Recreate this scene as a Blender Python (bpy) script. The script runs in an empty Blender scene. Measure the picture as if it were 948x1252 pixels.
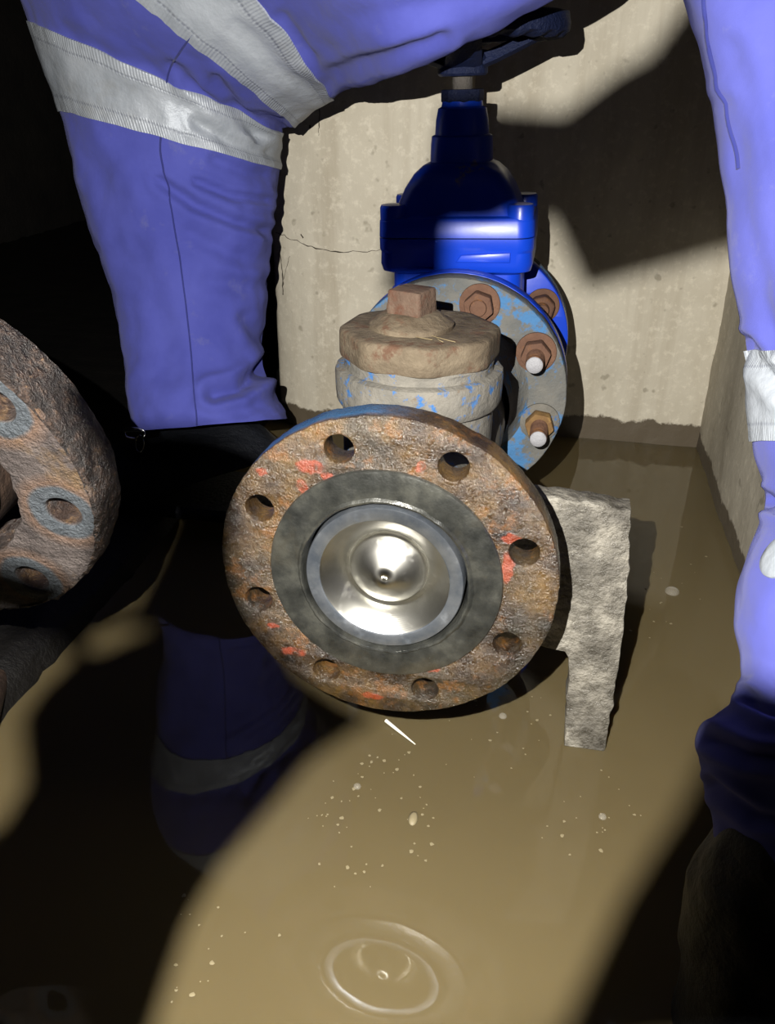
import bpy, bmesh, math, random
from mathutils import Vector, Matrix, noise
from math import sin, cos, pi, radians

random.seed(7)
SC = bpy.context.scene
COL = SC.collection

# ------------------------------------------------------------------ camera, world, lamp, exposure
CAM = Vector((0.086453, -0.439846, 0.480751))
FWD = Vector((-0.167798, 0.870723, -0.462260))
RGT = Vector((0.981010, 0.193756, 0.008861))
UPV = Vector((-0.097281, 0.451995, 0.886700))
FPX = 1020.0
cd = bpy.data.cameras.new('camera')
cam = bpy.data.objects.new('camera', cd)
COL.objects.link(cam)
cam.matrix_world = Matrix(((RGT.x, UPV.x, -FWD.x, CAM.x), (RGT.y, UPV.y, -FWD.y, CAM.y),
                           (RGT.z, UPV.z, -FWD.z, CAM.z), (0, 0, 0, 1)))
cd.sensor_fit = 'VERTICAL'
cd.sensor_height = 24.0
cd.lens = FPX / 1252.0 * 24.0
cd.clip_start = 0.01
SC.camera = cam

w = bpy.data.worlds.new('night')
SC.world = w
w.use_nodes = True
w.node_tree.nodes['Background'].inputs[0].default_value = (0.75, 0.85, 1.0, 1)
w.node_tree.nodes['Background'].inputs[1].default_value = 0.002

LAMP = Vector((0.035, -0.460, 0.530))
ld = bpy.data.lights.new('torch_light', 'SPOT')
ld.energy = 56.0
ld.color = (1.0, 0.965, 0.90)
ld.shadow_soft_size = 0.0010
lamp = bpy.data.objects.new('torch_light', ld)
COL.objects.link(lamp)
lamp.location = LAMP
lamp.rotation_euler = (radians(90 - 25), 0, radians(10))
ld.spot_size = radians(88)
ld.spot_blend = 0.35

SC.view_settings.view_transform = 'Standard'
SC.view_settings.look = 'None'
SC.view_settings.exposure = 0.0
SC.view_settings.gamma = 1.0
SC.view_settings.use_curve_mapping = False

# ------------------------------------------------------------------ placing helpers
def ray(x, y):
    return FWD + RGT * ((x - 474.0) / FPX) - UPV * ((y - 626.0) / FPX)

def at(x, y, d):
    return CAM + ray(x, y) * d

def on(x, y, axis, val):
    d = ray(x, y)
    return CAM + d * ((val - CAM[axis]) / d[axis])

# ------------------------------------------------------------------ scene helpers
def tag(o, label=None, cat=None, group=None, kind=None):
    if label: o['label'] = label
    if cat: o['category'] = cat
    if group: o['group'] = group
    if kind: o['kind'] = kind
    return o

def thing(name, label, cat, loc=(0, 0, 0), group=None, rot=(0, 0, 0)):
    o = bpy.data.objects.new(name, None)
    o.empty_display_size = 0.05
    o.location = loc
    o.rotation_euler = rot
    COL.objects.link(o)
    return tag(o, label, cat, group)

def obj(name, me, m, parent=None, M=None, label=None):
    o = bpy.data.objects.new(name, me)
    COL.objects.link(o)
    if parent is not None: o.parent = parent
    if M is not None: o.matrix_local = M
    if m is not None and not me.materials: me.materials.append(m)
    if label: o['label'] = label
    return o

def finish(me, angle=38):
    me.polygons.foreach_set('use_smooth', [True] * len(me.polygons))
    if angle < 179:
        me.set_sharp_from_angle(angle=radians(angle))
    me.update()
    return me

def mesh(name, vs, fs, angle=38):
    me = bpy.data.meshes.new(name)
    me.from_pydata([tuple(v) for v in vs], [], fs)
    me.validate()
    bm = bmesh.new(); bm.from_mesh(me)
    bmesh.ops.recalc_face_normals(bm, faces=bm.faces)
    bm.to_mesh(me); bm.free()
    return finish(me, angle)

def from_bm(name, bm, angle=38):
    me = bpy.data.meshes.new(name)
    bmesh.ops.recalc_face_normals(bm, faces=bm.faces)
    bm.to_mesh(me); bm.free()
    return finish(me, angle)

AX = {'z': Matrix.Identity(4),
      'y': Matrix.Rotation(radians(90), 4, 'X'),      # local z -> world -y (towards the camera)
      'x': Matrix.Rotation(radians(90), 4, 'Y')}

def lathe(name, prof, n=96, axis='z', jit=0.0, closed=False, angle=38, seed=0):
    """prof: (radius, height) pairs revolved about the axis"""
    vs, fs = [], []
    k = len(prof)
    for i in range(n):
        a = 2 * pi * i / n
        for (r, h) in prof:
            if jit:
                q = Vector((r * cos(a), r * sin(a), h))
                d = noise.noise(q * 60 + Vector((seed, 0, 0))) * jit + noise.noise(q * 260) * jit * .6
                r2, h2 = r + (d if r > 1e-5 else 0), h + d * .5
            else:
                r2, h2 = r, h
            vs.append(AX[axis] @ Vector((r2 * cos(a), r2 * sin(a), h2)))
    for i in range(n):
        j = (i + 1) % n
        for t in range(k - 1 + (1 if closed else 0)):
            u = (t + 1) % k
            fs.append((i * k + t, j * k + t, j * k + u, i * k + u))
    me = bpy.data.meshes.new(name)
    me.from_pydata([tuple(v) for v in vs], [], fs)
    bm = bmesh.new(); bm.from_mesh(me)
    bmesh.ops.remove_doubles(bm, verts=bm.verts, dist=1e-6)
    bmesh.ops.dissolve_degenerate(bm, edges=bm.edges, dist=1e-7)
    bpy.data.meshes.remove(me)
    return from_bm(name, bm, angle)

def plate(name, outer, holes, depth, bevel=0.0008, axis='z', angle=30):
    """flat plate with holes cut through, from 2-D outlines"""
    cu = bpy.data.curves.new(name + '_c', 'CURVE')
    cu.dimensions = '2D'
    cu.fill_mode = 'BOTH'
    for pts in [outer] + holes:
        s = cu.splines.new('POLY')
        s.points.add(len(pts) - 1)
        for p, q in zip(s.points, pts): p.co = (q[0], q[1], 0, 1)
        s.use_cyclic_u = True
    cu.extrude = depth / 2 - bevel
    cu.bevel_depth = bevel
    cu.bevel_resolution = 1
    cu.offset = -bevel
    o = bpy.data.objects.new(name + '_c', cu)
    COL.objects.link(o)
    dg = bpy.context.evaluated_depsgraph_get()
    me = bpy.data.meshes.new_from_object(o.evaluated_get(dg))
    bpy.data.objects.remove(o)
    bpy.data.curves.remove(cu)
    me.name = name
    me.materials.clear()
    me.transform(AX[axis])
    bm = bmesh.new(); bm.from_mesh(me)
    bmesh.ops.remove_doubles(bm, verts=bm.verts, dist=1e-6)
    bm.to_mesh(me); bm.free()
    return finish(me, angle)

def ring_pts(r, n=96, c=(0, 0), jit=0.0, seed=0.0):
    out = []
    for i in range(n):
        a = 2 * pi * i / n
        q = Vector((cos(a), sin(a), 0))
        rr = r + (noise.noise(q * 6 + Vector((seed, 3, 1))) + .8 * noise.noise(q * 23 + Vector((seed, 1, 7)))) * jit
        out.append((c[0] + rr * cos(a), c[1] + rr * sin(a)))
    return out

def prism(name, poly, z0, z1, bevel=0.0, axis='z', segs=2, taper=1.0, angle=38):
    bm = bmesh.new()
    cx = sum(p[0] for p in poly) / len(poly); cy = sum(p[1] for p in poly) / len(poly)
    a = [bm.verts.new((p[0], p[1], z0)) for p in poly]
    b = [bm.verts.new((cx + (p[0] - cx) * taper, cy + (p[1] - cy) * taper, z1)) for p in poly]
    n = len(poly)
    bm.faces.new(a[::-1]); bm.faces.new(b)
    for i in range(n):
        bm.faces.new((a[i], a[(i + 1) % n], b[(i + 1) % n], b[i]))
    if bevel:
        bmesh.ops.bevel(bm, geom=list(bm.edges), offset=bevel, segments=segs, affect='EDGES', profile=.5)
    bm.transform(AX[axis])
    return from_bm(name, bm, angle)

def hexa(r, n=6, ph=0.0):
    return [(r * cos(2 * pi * i / n + ph), r * sin(2 * pi * i / n + ph)) for i in range(n)]

def rrect(wx, wy, r, n=5, cx=0.0, cy=0.0):
    out = []
    for sx, sy, a0 in ((1, 1, 0), (-1, 1, 90), (-1, -1, 180), (1, -1, 270)):
        for i in range(n + 1):
            a = radians(a0 + 90 * i / n)
            out.append((cx + sx * (wx / 2 - r) + r * cos(a), cy + sy * (wy / 2 - r) + r * sin(a)))
    return out

def stack(name, rows, angle=38, bevel=0.0):
    """loft of closed outlines: rows = [(z, outline)] of equal point counts"""
    vs, fs = [], []
    n = len(rows[0][1])
    for z, pts in rows:
        vs += [(p[0], p[1], z) for p in pts]
    for k in range(len(rows) - 1):
        for i in range(n):
            j = (i + 1) % n
            fs.append((k * n + i, k * n + j, (k + 1) * n + j, (k + 1) * n + i))
    fs.append(tuple(range(n))[::-1])
    fs.append(tuple((len(rows) - 1) * n + i for i in range(n)))
    return mesh(name, vs, fs, angle)

def tube(name, pts, r, n=12, cap=True, angle=60, closed=False):
    pts = [Vector(p) for p in pts]
    rs = r if isinstance(r, (list, tuple)) else [r] * len(pts)
    vs, fs = [], []
    up = None
    m = len(pts)
    for i, p in enumerate(pts):
        if closed: t = (pts[(i + 1) % m] - pts[i - 1]).normalized()
        else: t = (pts[min(i + 1, m - 1)] - pts[max(i - 1, 0)]).normalized()
        if up is None:
            up = Vector((0, 0, 1)) if abs(t.z) < .9 else Vector((1, 0, 0))
        a = (up - t * up.dot(t)).normalized(); up = a
        b = t.cross(a)
        for k in range(n):
            an = 2 * pi * k / n
            vs.append(p + (a * cos(an) + b * sin(an)) * rs[i])
    rng = m if closed else m - 1
    for i in range(rng):
        for k in range(n):
            i2 = (i + 1) % m
            fs.append((i * n + k, i * n + (k + 1) % n, i2 * n + (k + 1) % n, i2 * n + k))
    if cap and not closed:
        fs.append(tuple(range(n))[::-1]); fs.append(tuple((m - 1) * n + k for k in range(n)))
    return mesh(name, vs, fs, angle)

# ------------------------------------------------------------------ node helpers
class Mat:
    def __init__(s, name):
        s.m = bpy.data.materials.new(name); s.m.use_nodes = True
        s.t = s.m.node_tree; s.N = s.t.nodes; s.L = s.t.links
        s.b = s.N['Principled BSDF']
        s.tc = s.N.new('ShaderNodeTexCoord')
        s.obj = s.tc.outputs['Object']
    def set(s, node, key, v):
        i = node.inputs[key]
        if isinstance(v, bpy.types.NodeSocket): s.L.new(v, i)
        elif isinstance(v, tuple) and len(v) == 3 and i.type == 'RGBA': i.default_value = (*v, 1)
        else: i.default_value = v
    def noise(s, scale, detail=5, rough=.6, co=None, dist=0.0, out='Fac'):
        n = s.N.new('ShaderNodeTexNoise')
        s.L.new(co or s.obj, n.inputs['Vector'])
        n.inputs['Scale'].default_value = scale; n.inputs['Detail'].default_value = detail
        n.inputs['Roughness'].default_value = rough; n.inputs['Distortion'].default_value = dist
        return n.outputs[out]
    def voro(s, scale, co=None, feature='F1'):
        n = s.N.new('ShaderNodeTexVoronoi'); n.feature = feature
        s.L.new(co or s.obj, n.inputs['Vector']); n.inputs['Scale'].default_value = scale
        return n.outputs['Distance']
    def wave(s, scale, co=None, dist=0.0, dirn='X'):
        n = s.N.new('ShaderNodeTexWave'); n.bands_direction = dirn
        s.L.new(co or s.obj, n.inputs['Vector']); n.inputs['Scale'].default_value = scale
        n.inputs['Distortion'].default_value = dist
        return n.outputs['Fac']
    def map(s, sc=(1, 1, 1), loc=(0, 0, 0), rot=(0, 0, 0), co=None):
        n = s.N.new('ShaderNodeMapping')
        s.L.new(co or s.obj, n.inputs['Vector'])
        n.inputs['Scale'].default_value = sc; n.inputs['Location'].default_value = loc; n.inputs['Rotation'].default_value = rot
        return n.outputs[0]
    def ramp(s, fac, stops):
        n = s.N.new('ShaderNodeValToRGB')
        s.L.new(fac, n.inputs[0])
        e = n.color_ramp.elements
        while len(e) < len(stops): e.new(.5)
        for q, (p, c) in zip(e, stops):
            q.position = p
            q.color = (c, c, c, 1) if not isinstance(c, tuple) else (*c, 1)
        return n.outputs[0]
    def mix(s, fac, a, b, mode='MIX'):
        n = s.N.new('ShaderNodeMix'); n.data_type = 'RGBA'; n.blend_type = mode
        for i, v in ((0, fac), (6, a), (7, b)):
            q = n.inputs[i]
            if isinstance(v, bpy.types.NodeSocket): s.L.new(v, q)
            elif isinstance(v, tuple): q.default_value = (*v, 1)
            else: q.default_value = v
        return n.outputs[2]
    def math(s, op, a, b=None, c=None):
        n = s.N.new('ShaderNodeMath'); n.operation = op
        for i, v in enumerate((a, b, c)):
            if v is None: continue
            if isinstance(v, bpy.types.NodeSocket): s.L.new(v, n.inputs[i])
            else: n.inputs[i].default_value = v
        return n.outputs[0]
    def sep(s, co=None):
        n = s.N.new('ShaderNodeSeparateXYZ'); s.L.new(co or s.obj, n.inputs[0]); return n.outputs
    def vmath(s, op, a, b):
        n = s.N.new('ShaderNodeVectorMath'); n.operation = op
        for i, v in enumerate((a, b)):
            if isinstance(v, bpy.types.NodeSocket): s.L.new(v, n.inputs[i])
            else: n.inputs[i].default_value = v
        return n.outputs['Value'] if op in ('LENGTH', 'DISTANCE', 'DOT_PRODUCT') else n.outputs[0]
    def warp(s, scale, amp, co=None):
        c = s.noise(scale, 3, .6, co, out='Color')
        d = s.vmath('SUBTRACT', c, (.5, .5, .5))
        d = s.vmath('MULTIPLY', d, (amp, amp, amp))
        return s.vmath('ADD', co or s.obj, d)
    def spots(s, lst, co, plane='xz', soft=.35):
        """mask of soft-edged ellipses: lst of (u, v, ru, rv)"""
        out = None
        for (u, v, ru, rv) in lst:
            if plane == 'xz': c, sc = (u, 0, v), (1 / ru, 0, 1 / rv)
            else: c, sc = (u, v, 0), (1 / ru, 1 / rv, 0)
            d = s.vmath('SUBTRACT', co, c); d = s.vmath('MULTIPLY', d, sc)
            n = s.vmath('LENGTH', d, (0, 0, 0))
            out = n if out is None else s.math('MINIMUM', out, n)
        return s.ramp(out, [(.0, 1.0), (1 - soft, 1.0), (1.0, 0.0)])
    def bump(s, h, strength=.5, dist=.001, nrm=None):
        n = s.N.new('ShaderNodeBump')
        s.L.new(h, n.inputs['Height']); n.inputs['Strength'].default_value = strength; n.inputs['Distance'].default_value = dist
        if nrm is not None: s.L.new(nrm, n.inputs['Normal'])
        return n.outputs[0]
    def out(s, **kw):
        names = {'color': 'Base Color', 'rough': 'Roughness', 'metal': 'Metallic', 'normal': 'Normal', 'spec': 'Specular IOR Level',
                 'ior': 'IOR', 'coat': 'Coat Weight', 'coatr': 'Coat Roughness', 'sss': 'Subsurface Weight', 'aniso': 'Anisotropic',
                 'tangent': 'Tangent', 'coatn': 'Coat Normal', 'sheen': 'Sheen Weight', 'sheenr': 'Sheen Roughness', 'trans': 'Transmission Weight', 'alpha': 'Alpha',
                 'sheent': 'Sheen Tint'}
        for k, v in kw.items(): s.set(s.b, names[k], v)
        return s.m

# ------------------------------------------------------------------ materials
def m_plaster(name, light, dark, wet, wet_h, streak=1.0):
    a = Mat(name)
    z = a.sep()[2]
    big = a.noise(5, 6, .62)
    st = a.noise(1.0, 6, .65, a.map((22, 22, 1.6)))
    fine = a.noise(90, 4, .7)
    c = a.mix(a.ramp(big, [(.3, 0.0), (.72, 1.0)]), light, dark)
    c = a.mix(a.math('MULTIPLY', a.ramp(st, [(.47, 0.0), (.75, 1.0)]), .55 * streak), c, (dark[0] * .62, dark[1] * .56, dark[2] * .48))
    c = a.mix(a.math('MULTIPLY', a.ramp(fine, [(.52, 0.0), (.68, 1.0)]), .4), c, tuple(min(1, v * 1.25) for v in light))
    pit = a.ramp(a.noise(55, 2, .5), [(.27, 1.0), (.34, 0.0)])
    c = a.mix(a.math('MULTIPLY', pit, .5), c, (dark[0] * .4, dark[1] * .38, dark[2] * .34))
    edge = a.math('ADD', z, a.math('MULTIPLY', a.math('SUBTRACT', a.noise(26, 5, .7), .5), -.035))
    wm = a.ramp(a.math('DIVIDE', edge, .1), [(wet_h / .1 - .02, 1.0), (wet_h / .1 + .02, 0.0)])
    c = a.mix(wm, c, wet)
    r = a.mix(wm, (.85, .85, .85), (.42, .42, .42))
    h = a.math('ADD', a.math('MULTIPLY', fine, .5), a.math('MULTIPLY', a.noise(18, 5, .6), 1.2))
    return a.out(color=c, rough=r, normal=a.bump(h, .55, .0022), spec=.3)

WALL = m_plaster('plaster', (.64, .595, .49), (.50, .455, .36), (.11, .088, .06), .034)
WALL_R = m_plaster('grey_concrete', (.52, .48, .39), (.38, .345, .275), (.12, .10, .075), .024, .5)

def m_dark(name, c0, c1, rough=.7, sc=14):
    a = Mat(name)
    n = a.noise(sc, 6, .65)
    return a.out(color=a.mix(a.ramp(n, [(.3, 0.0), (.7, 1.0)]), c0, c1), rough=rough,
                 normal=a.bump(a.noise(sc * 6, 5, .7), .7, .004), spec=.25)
DARKWALL = m_dark('near_black_concrete', (.010, .009, .008), (.022, .019, .016), .85, 9)  # near-black base colour for the recess walls
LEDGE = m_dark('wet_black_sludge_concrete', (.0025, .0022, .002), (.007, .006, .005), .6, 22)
SILT = m_dark('brown_silt', (.06, .045, .02), (.10, .075, .035), .9, 10)

def m_water():
    a = Mat('muddy_water')
    n = a.noise(3.0, 4, .55)
    c = a.mix(a.ramp(n, [(.3, 0.0), (.7, 1.0)]), (.105, .081, .040), (.122, .095, .048))
    a.b.inputs['Subsurface Radius'].default_value = (1.0, .75, .4)
    a.b.inputs['Subsurface Scale'].default_value = .02
    h = a.math('ADD', a.noise(9, 2, .5), a.math('MULTIPLY', a.noise(40, 2, .5), .12))
    return a.out(color=c, rough=.025, ior=1.36, spec=.5, sss=.6, normal=a.bump(h, .045, .006))
WATER = m_water()

PAINT = [(-.0457, .0722, .0105, .0052), (-.0513, .0579, .004, .0056), (.0209, .0791, .0034, .0046), (.0612, .0133, .0017, .005),
         (.0759, .0169, .0042, .012), (.0773, .037, .007, .004), (-.0633, -.068, .0095, .0038), (-.0767, -.0483, .0043, .0026),
         (-.0079, -.0969, .0095, .003), (.0326, -.0679, .0055, .0025), (-.0769, .0664, .004, .003), (-.036, .067, .005, .003)]

def m_rust_flange():
    a = Mat('wet_rusted_flange')
    co = a.warp(160, .007)
    base = a.ramp(a.noise(34, 7, .68), [(.32, (.006, .004, .003)), (.45, (.026, .014, .006)), (.56, (.062, .034, .010)), (.68, (.12, .066, .014))])
    olive = a.ramp(a.noise(16, 4, .6, a.map(loc=(3, 1, 2))), [(.50, 0.0), (.66, 1.0)])
    c = a.mix(a.math('MULTIPLY', olive, .6), base, (.030, .029, .021))
    org = a.ramp(a.noise(48, 5, .7, a.map(loc=(7, 2, 5))), [(.56, 0.0), (.68, 1.0)])
    c = a.mix(a.math('MULTIPLY', org, .75), c, (.17, .068, .012))
    sp = a.sep()
    r = a.vmath('LENGTH', a.vmath('MULTIPLY', a.obj, (1, 0, 1)), (0, 0, 0))
    # blue paint left on the upper left of the edge, set back from the face
    rim = a.math('MULTIPLY', a.math('MULTIPLY', a.math('GREATER_THAN', r, .104), a.ramp(a.math('MULTIPLY', a.math('ADD', sp[1], .010), 20), [(0.0, 0.0), (.12, 1.0)])),
                 a.ramp(a.math('ADD', a.math('SUBTRACT', sp[2], a.math('MULTIPLY', sp[0], .9)), a.math('MULTIPLY', a.noise(70, 4, .6), .06)), [(.115, 0.0), (.15, 1.0)]))
    c = a.mix(a.math('MULTIPLY', rim, .9), c, (.02, .085, .19))
    pm = a.spots(PAINT, co, soft=.25)
    face = a.ramp(a.math('MULTIPLY', a.math('ADD', sp[1], .0115), 100), [(.0, 1.0), (.25, 0.0)])
    pm = a.math('MULTIPLY', pm, face)
    pm = a.math('MULTIPLY', pm, a.ramp(a.noise(120, 3, .6), [(.33, .1), (.5, 1.0)]))
    c = a.mix(pm, c, (.30, .042, .012))
    h = a.math('ADD', a.math('MULTIPLY', a.noise(650, 3, .75), 1.0), a.math('MULTIPLY', a.noise(170, 4, .6), 1.0))
    rg = a.ramp(a.noise(200, 3, .6), [(.35, .16), (.65, .5)])
    return a.out(color=c, rough=rg, spec=.6, metal=.0, coat=.38, coatr=.2, normal=a.bump(h, .9, .0016), coatn=a.bump(h, 1.0, .0011))
RUSTF = m_rust_flange()
RUSTF.node_tree.nodes['Principled BSDF'].inputs['Coat IOR'].default_value = 1.85

def m_grey_face():
    a = Mat('wet_grey_iron_face')
    n = a.noise(40, 6, .65)
    c = a.ramp(n, [(.32, (.014, .015, .014)), (.5, (.036, .037, .033)), (.68, (.078, .078, .066))])
    st = a.ramp(a.noise(18, 4, .6, a.map(loc=(2, 2, 2))), [(.55, 0.0), (.7, 1.0)])
    c = a.mix(a.math('MULTIPLY', st, .5), c, (.05, .038, .02))
    h = a.math('ADD', a.noise(180, 4, .65), a.math('MULTIPLY', a.noise(600, 2, .6), .4))
    return a.out(color=c, rough=a.ramp(a.noise(70, 3, .6), [(.3, .22), (.7, .48)]), metal=.35, spec=.6, coat=.8, coatr=.22, normal=a.bump(h, .45, .0008), coatn=a.bump(h, .5, .0008))
GREYF = m_grey_face()

def m_steel(name, c0, c1, rough, aniso=.75, mott=.0):
    a = Mat(name)
    tn = a.N.new('ShaderNodeTangent'); tn.direction_type = 'RADIAL'; tn.axis = 'Y'
    n = a.ramp(a.noise(60, 5, .6), [(.35, 0.0), (.7, 1.0)])
    c = a.mix(n, c0, c1)
    rr = a.vmath('LENGTH', a.vmath('MULTIPLY', a.obj, (1, 0, 1)), (0, 0, 0))
    gr = a.noise(1, 2, .6, None)
    w = a.math('SINE', a.math('MULTIPLY', rr, 9000))
    sm = a.ramp(a.noise(90, 4, .6, a.map(loc=(4, 4, 4))), [(.56, 0.0), (.72, 1.0)])
    rg = a.math('ADD', rough, a.math('MULTIPLY', sm, .14))
    return a.out(color=c, rough=rg, metal=1.0, aniso=aniso, tangent=tn.outputs[0], normal=a.bump(w, .04, .0003))
STEEL = m_steel('turned_stainless_steel', (.60, .59, .55), (.50, .49, .44), .30, .5)
STEEL_D = m_steel('mottled_stainless_ring', (.42, .45, .49), (.20, .235, .29), .34, .2)
STEEL_D.node_tree.nodes['Principled BSDF'].inputs['Metallic'].default_value = .9

def m_dusty(name, base, base2, rust, blue, blue_amt, rust_amt, loc=(0, 0, 0), rough=.8, bs=42):
    """grey dusty cast iron with worn blue paint and rust showing"""
    a = Mat(name)
    c = a.mix(a.ramp(a.noise(38, 6, .65, a.map(loc=loc)), [(.32, 0.0), (.68, 1.0)]), base, base2)
    bm_ = a.ramp(a.noise(bs, 5, .7, a.map(loc=(5 + loc[0], 1, 3))), [(1 - blue_amt - .03, 0.0), (1 - blue_amt + .05, 1.0)])
    c = a.mix(bm_, c, blue)
    rm = a.ramp(a.noise(55, 6, .7, a.map(loc=(1, 8 + loc[1], 2))), [(1 - rust_amt - .04, 0.0), (1 - rust_amt + .08, 1.0)])
    c = a.mix(rm, c, rust)
    h = a.math('ADD', a.noise(190, 5, .7), a.math('MULTIPLY', a.noise(60, 4, .6), .8))
    return a.out(color=c, rough=rough, spec=.3, normal=a.bump(h, .8, .0018))
CASTG = m_dusty('dusty_cast_iron_blue_flecks', (.17, .158, .135), (.10, .095, .083), (.10, .065, .038), (.03, .11, .28), .41, .36, bs=85)
CAPM = m_dusty('brown_dusty_cap', (.145, .115, .078), (.055, .039, .024), (.085, .045, .027), (.05, .10, .2), .30, .42, (3, 1, 0))
NUTM = m_dusty('rust_brown_dusty_nut', (.125, .085, .06), (.075, .046, .032), (.08, .035, .021), (.2, .2, .25), .2, .45, (9, 4, 0))
BLUEGREY = m_dusty('grey_flange_worn_blue_paint', (.15, .145, .13), (.095, .10, .10), (.11, .07, .045), (.055, .16, .33), .445, .34, (2, 6, 0))
RUSTB = m_dusty('rusty_brown_bolt', (.16, .085, .052), (.09, .045, .03), (.2, .09, .035), (.3, .2, .15), .3, .4, (4, 2, 0))
STUDTIP = m_dusty('bright_stud_end', (.34, .34, .36), (.27, .27, .29), (.26, .2, .15), (.5, .52, .56), .4, .25, (1, 1, 0), .45)
OCHRE = m_dusty('ochre_rust_nut', (.22, .13, .045), (.13, .07, .03), (.28, .17, .06), (.3, .2, .1), .3, .45, (6, 2, 0))

def m_leftflange():
    a = Mat('pitted_rust_flange')
    sp = a.sep()
    c = a.ramp(a.noise(55, 7, .7), [(.3, (.032, .024, .022)), (.5, (.080, .063, .057)), (.66, (.125, .102, .092))])
    och = a.ramp(a.noise(26, 5, .65, a.map(loc=(4, 0, 3))), [(.57, 0.0), (.68, 1.0)])
    c = a.mix(a.math('MULTIPLY', och, .6), c, (.15, .085, .024))
    yf = a.math('MULTIPLY', a.math('ADD', sp[1], .0155), 100)
    side = a.ramp(yf, [(.10, 0.0), (.3, 1.0)])
    fl2 = a.vmath('MULTIPLY', a.warp(90, .004), (1, 0, 1))
    c = a.mix(side, c, a.ramp(a.noise(120, 6, .72), [(.34, (.009, .006, .005)), (.54, (.036, .021, .015)), (.70, (.15, .09, .042))]))
    # bare blue-grey seats left by washers round every bolt hole
    d = None
    for k in range(8):
        an = radians(-11.3 + 45 * k)
        q = a.vmath('DISTANCE', fl2, (.09 * cos(an), 0, .09 * sin(an)))
        d = q if d is None else a.math('MINIMUM', d, q)
    flat = a.ramp(yf, [(.10, 1.0), (.3, 0.0)])
    seat = a.math('MULTIPLY', a.ramp(a.math('MULTIPLY', d, 20), [(.35, 1.0), (.40, 0.0)]), flat)
    halo = a.math('MULTIPLY', a.ramp(a.math('MULTIPLY', d, 20), [(.42, 1.0), (.56, 0.0)]), flat)
    c = a.mix(a.math('MULTIPLY', halo, .5), c, (.16, .085, .045))
    c = a.mix(seat, c, (.062, .072, .082))
    h = a.math('ADD', a.noise(300, 5, .75), a.math('MULTIPLY', a.noise(95, 4, .7), 1.6))
    return a.out(color=c, rough=a.mix(side, (.55, .55, .55), (.38, .38, .38)), spec=.5, normal=a.bump(h, 1.0, .0045))
LEFTF = m_leftflange()
def m_crust():
    a = Mat('crumbly_rust_scale')
    c = a.ramp(a.noise(150, 6, .72), [(.40, (.005, .003, .0025)), (.54, (.018, .011, .008)), (.63, (.055, .034, .024)), (.72, (.19, .115, .05))])
    h = a.math('ADD', a.noise(420, 4, .75), a.math('MULTIPLY', a.noise(150, 4, .7), 1.6))
    return a.out(color=c, rough=.45, spec=.5, normal=a.bump(h, .9, .003))
CRUST = m_crust()

def m_blue():
    a = Mat('gloss_blue_epoxy')
    n = a.noise(9, 4, .6)
    c = a.mix(a.ramp(n, [(.4, 0.0), (.7, 1.0)]), (.004, .045, .50), (.005, .055, .60))
    sc = a.spots([(.012, .196, .014, .003), (.004, .188, .006, .008), (.016, .201, .006, .004)], a.warp(60, .02), soft=.3)
    c = a.mix(a.math('MULTIPLY', sc, a.ramp(a.noise(140, 3, .6), [(.42, 0.0), (.56, .8)])), c, (.22, .17, .14))
    return a.out(color=c, rough=.34, spec=.5, coat=.08, coatr=.1, normal=a.bump(a.noise(60, 4, .5), .12, .001))
BLUE = m_blue()
NAVY = m_dark('shaded_navy', (.004, .008, .030), (.006, .011, .042), .5, 40)  # the handwheel's look in shade, put into the base colour
STEM = m_dark('dull_steel_stem', (.06, .055, .05), (.10, .09, .08), .45, 60)
BLACKRUB = m_dark('black_rubber', (.007, .008, .011), (.016, .018, .024), .5, 30)

def m_concrete_bracket():
    a = Mat('crusted_grey_bracket')
    c = a.ramp(a.noise(30, 7, .7), [(.32, (.045, .040, .032)), (.5, (.15, .138, .115)), (.68, (.33, .305, .255))])
    white = a.ramp(a.noise(24, 5, .65, a.map((1, 1, 1.5), (4, 2, 6))), [(.55, 0.0), (.68, 1.0)])
    c = a.mix(a.math('MULTIPLY', white, .7), c, (.50, .47, .40))
    h = a.math('ADD', a.noise(210, 5, .7), a.math('MULTIPLY', a.noise(50, 5, .65), 2.0))
    return a.out(color=c, rough=a.ramp(a.noise(120, 3, .6), [(.4, .25), (.6, .6)]), spec=.5, normal=a.bump(h, .9, .003))
BRACK = m_concrete_bracket()

def m_cloth(name, c0, c1, sheen=.06):
    a = Mat(name)
    uv = a.tc.outputs['UV']
    big = a.noise(16, 5, .6)
    c = a.mix(a.ramp(big, [(.3, 0.0), (.72, 1.0)]), c0, c1)
    dust = a.ramp(a.noise(30, 6, .7, a.map(loc=(3, 3, 3))), [(.60, 0.0), (.80, 1.0)])
    c = a.mix(a.math('MULTIPLY', dust, .35), c, (.2, .2, .25))
    tw = a.wave(1.0, a.map((900, 900, 900), rot=(0, 0, radians(40)), co=uv))
    fine = a.noise(1400, 2, .5)
    h = a.math('ADD', a.math('MULTIPLY', tw, .35), fine)
    c = a.mix(a.math('MULTIPLY', tw, .22), c, tuple(v * .6 for v in c0))
    b1 = a.bump(h, .35, .0005)
    b2 = a.bump(a.noise(28, 3, .5), .35, .006, b1)
    return a.out(color=c, rough=.9, spec=.12, sheen=sheen, sheenr=.5, normal=b2)
CLOTH = m_cloth('royal_blue_twill', (.054, .062, .285), (.074, .084, .345))
CLOTH_R = m_cloth('washed_blue_twill', (.06, .068, .28), (.08, .088, .33), .08)
SEAM = m_cloth('dark_blue_seam', (.022, .026, .13), (.03, .035, .16), .1)

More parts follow.
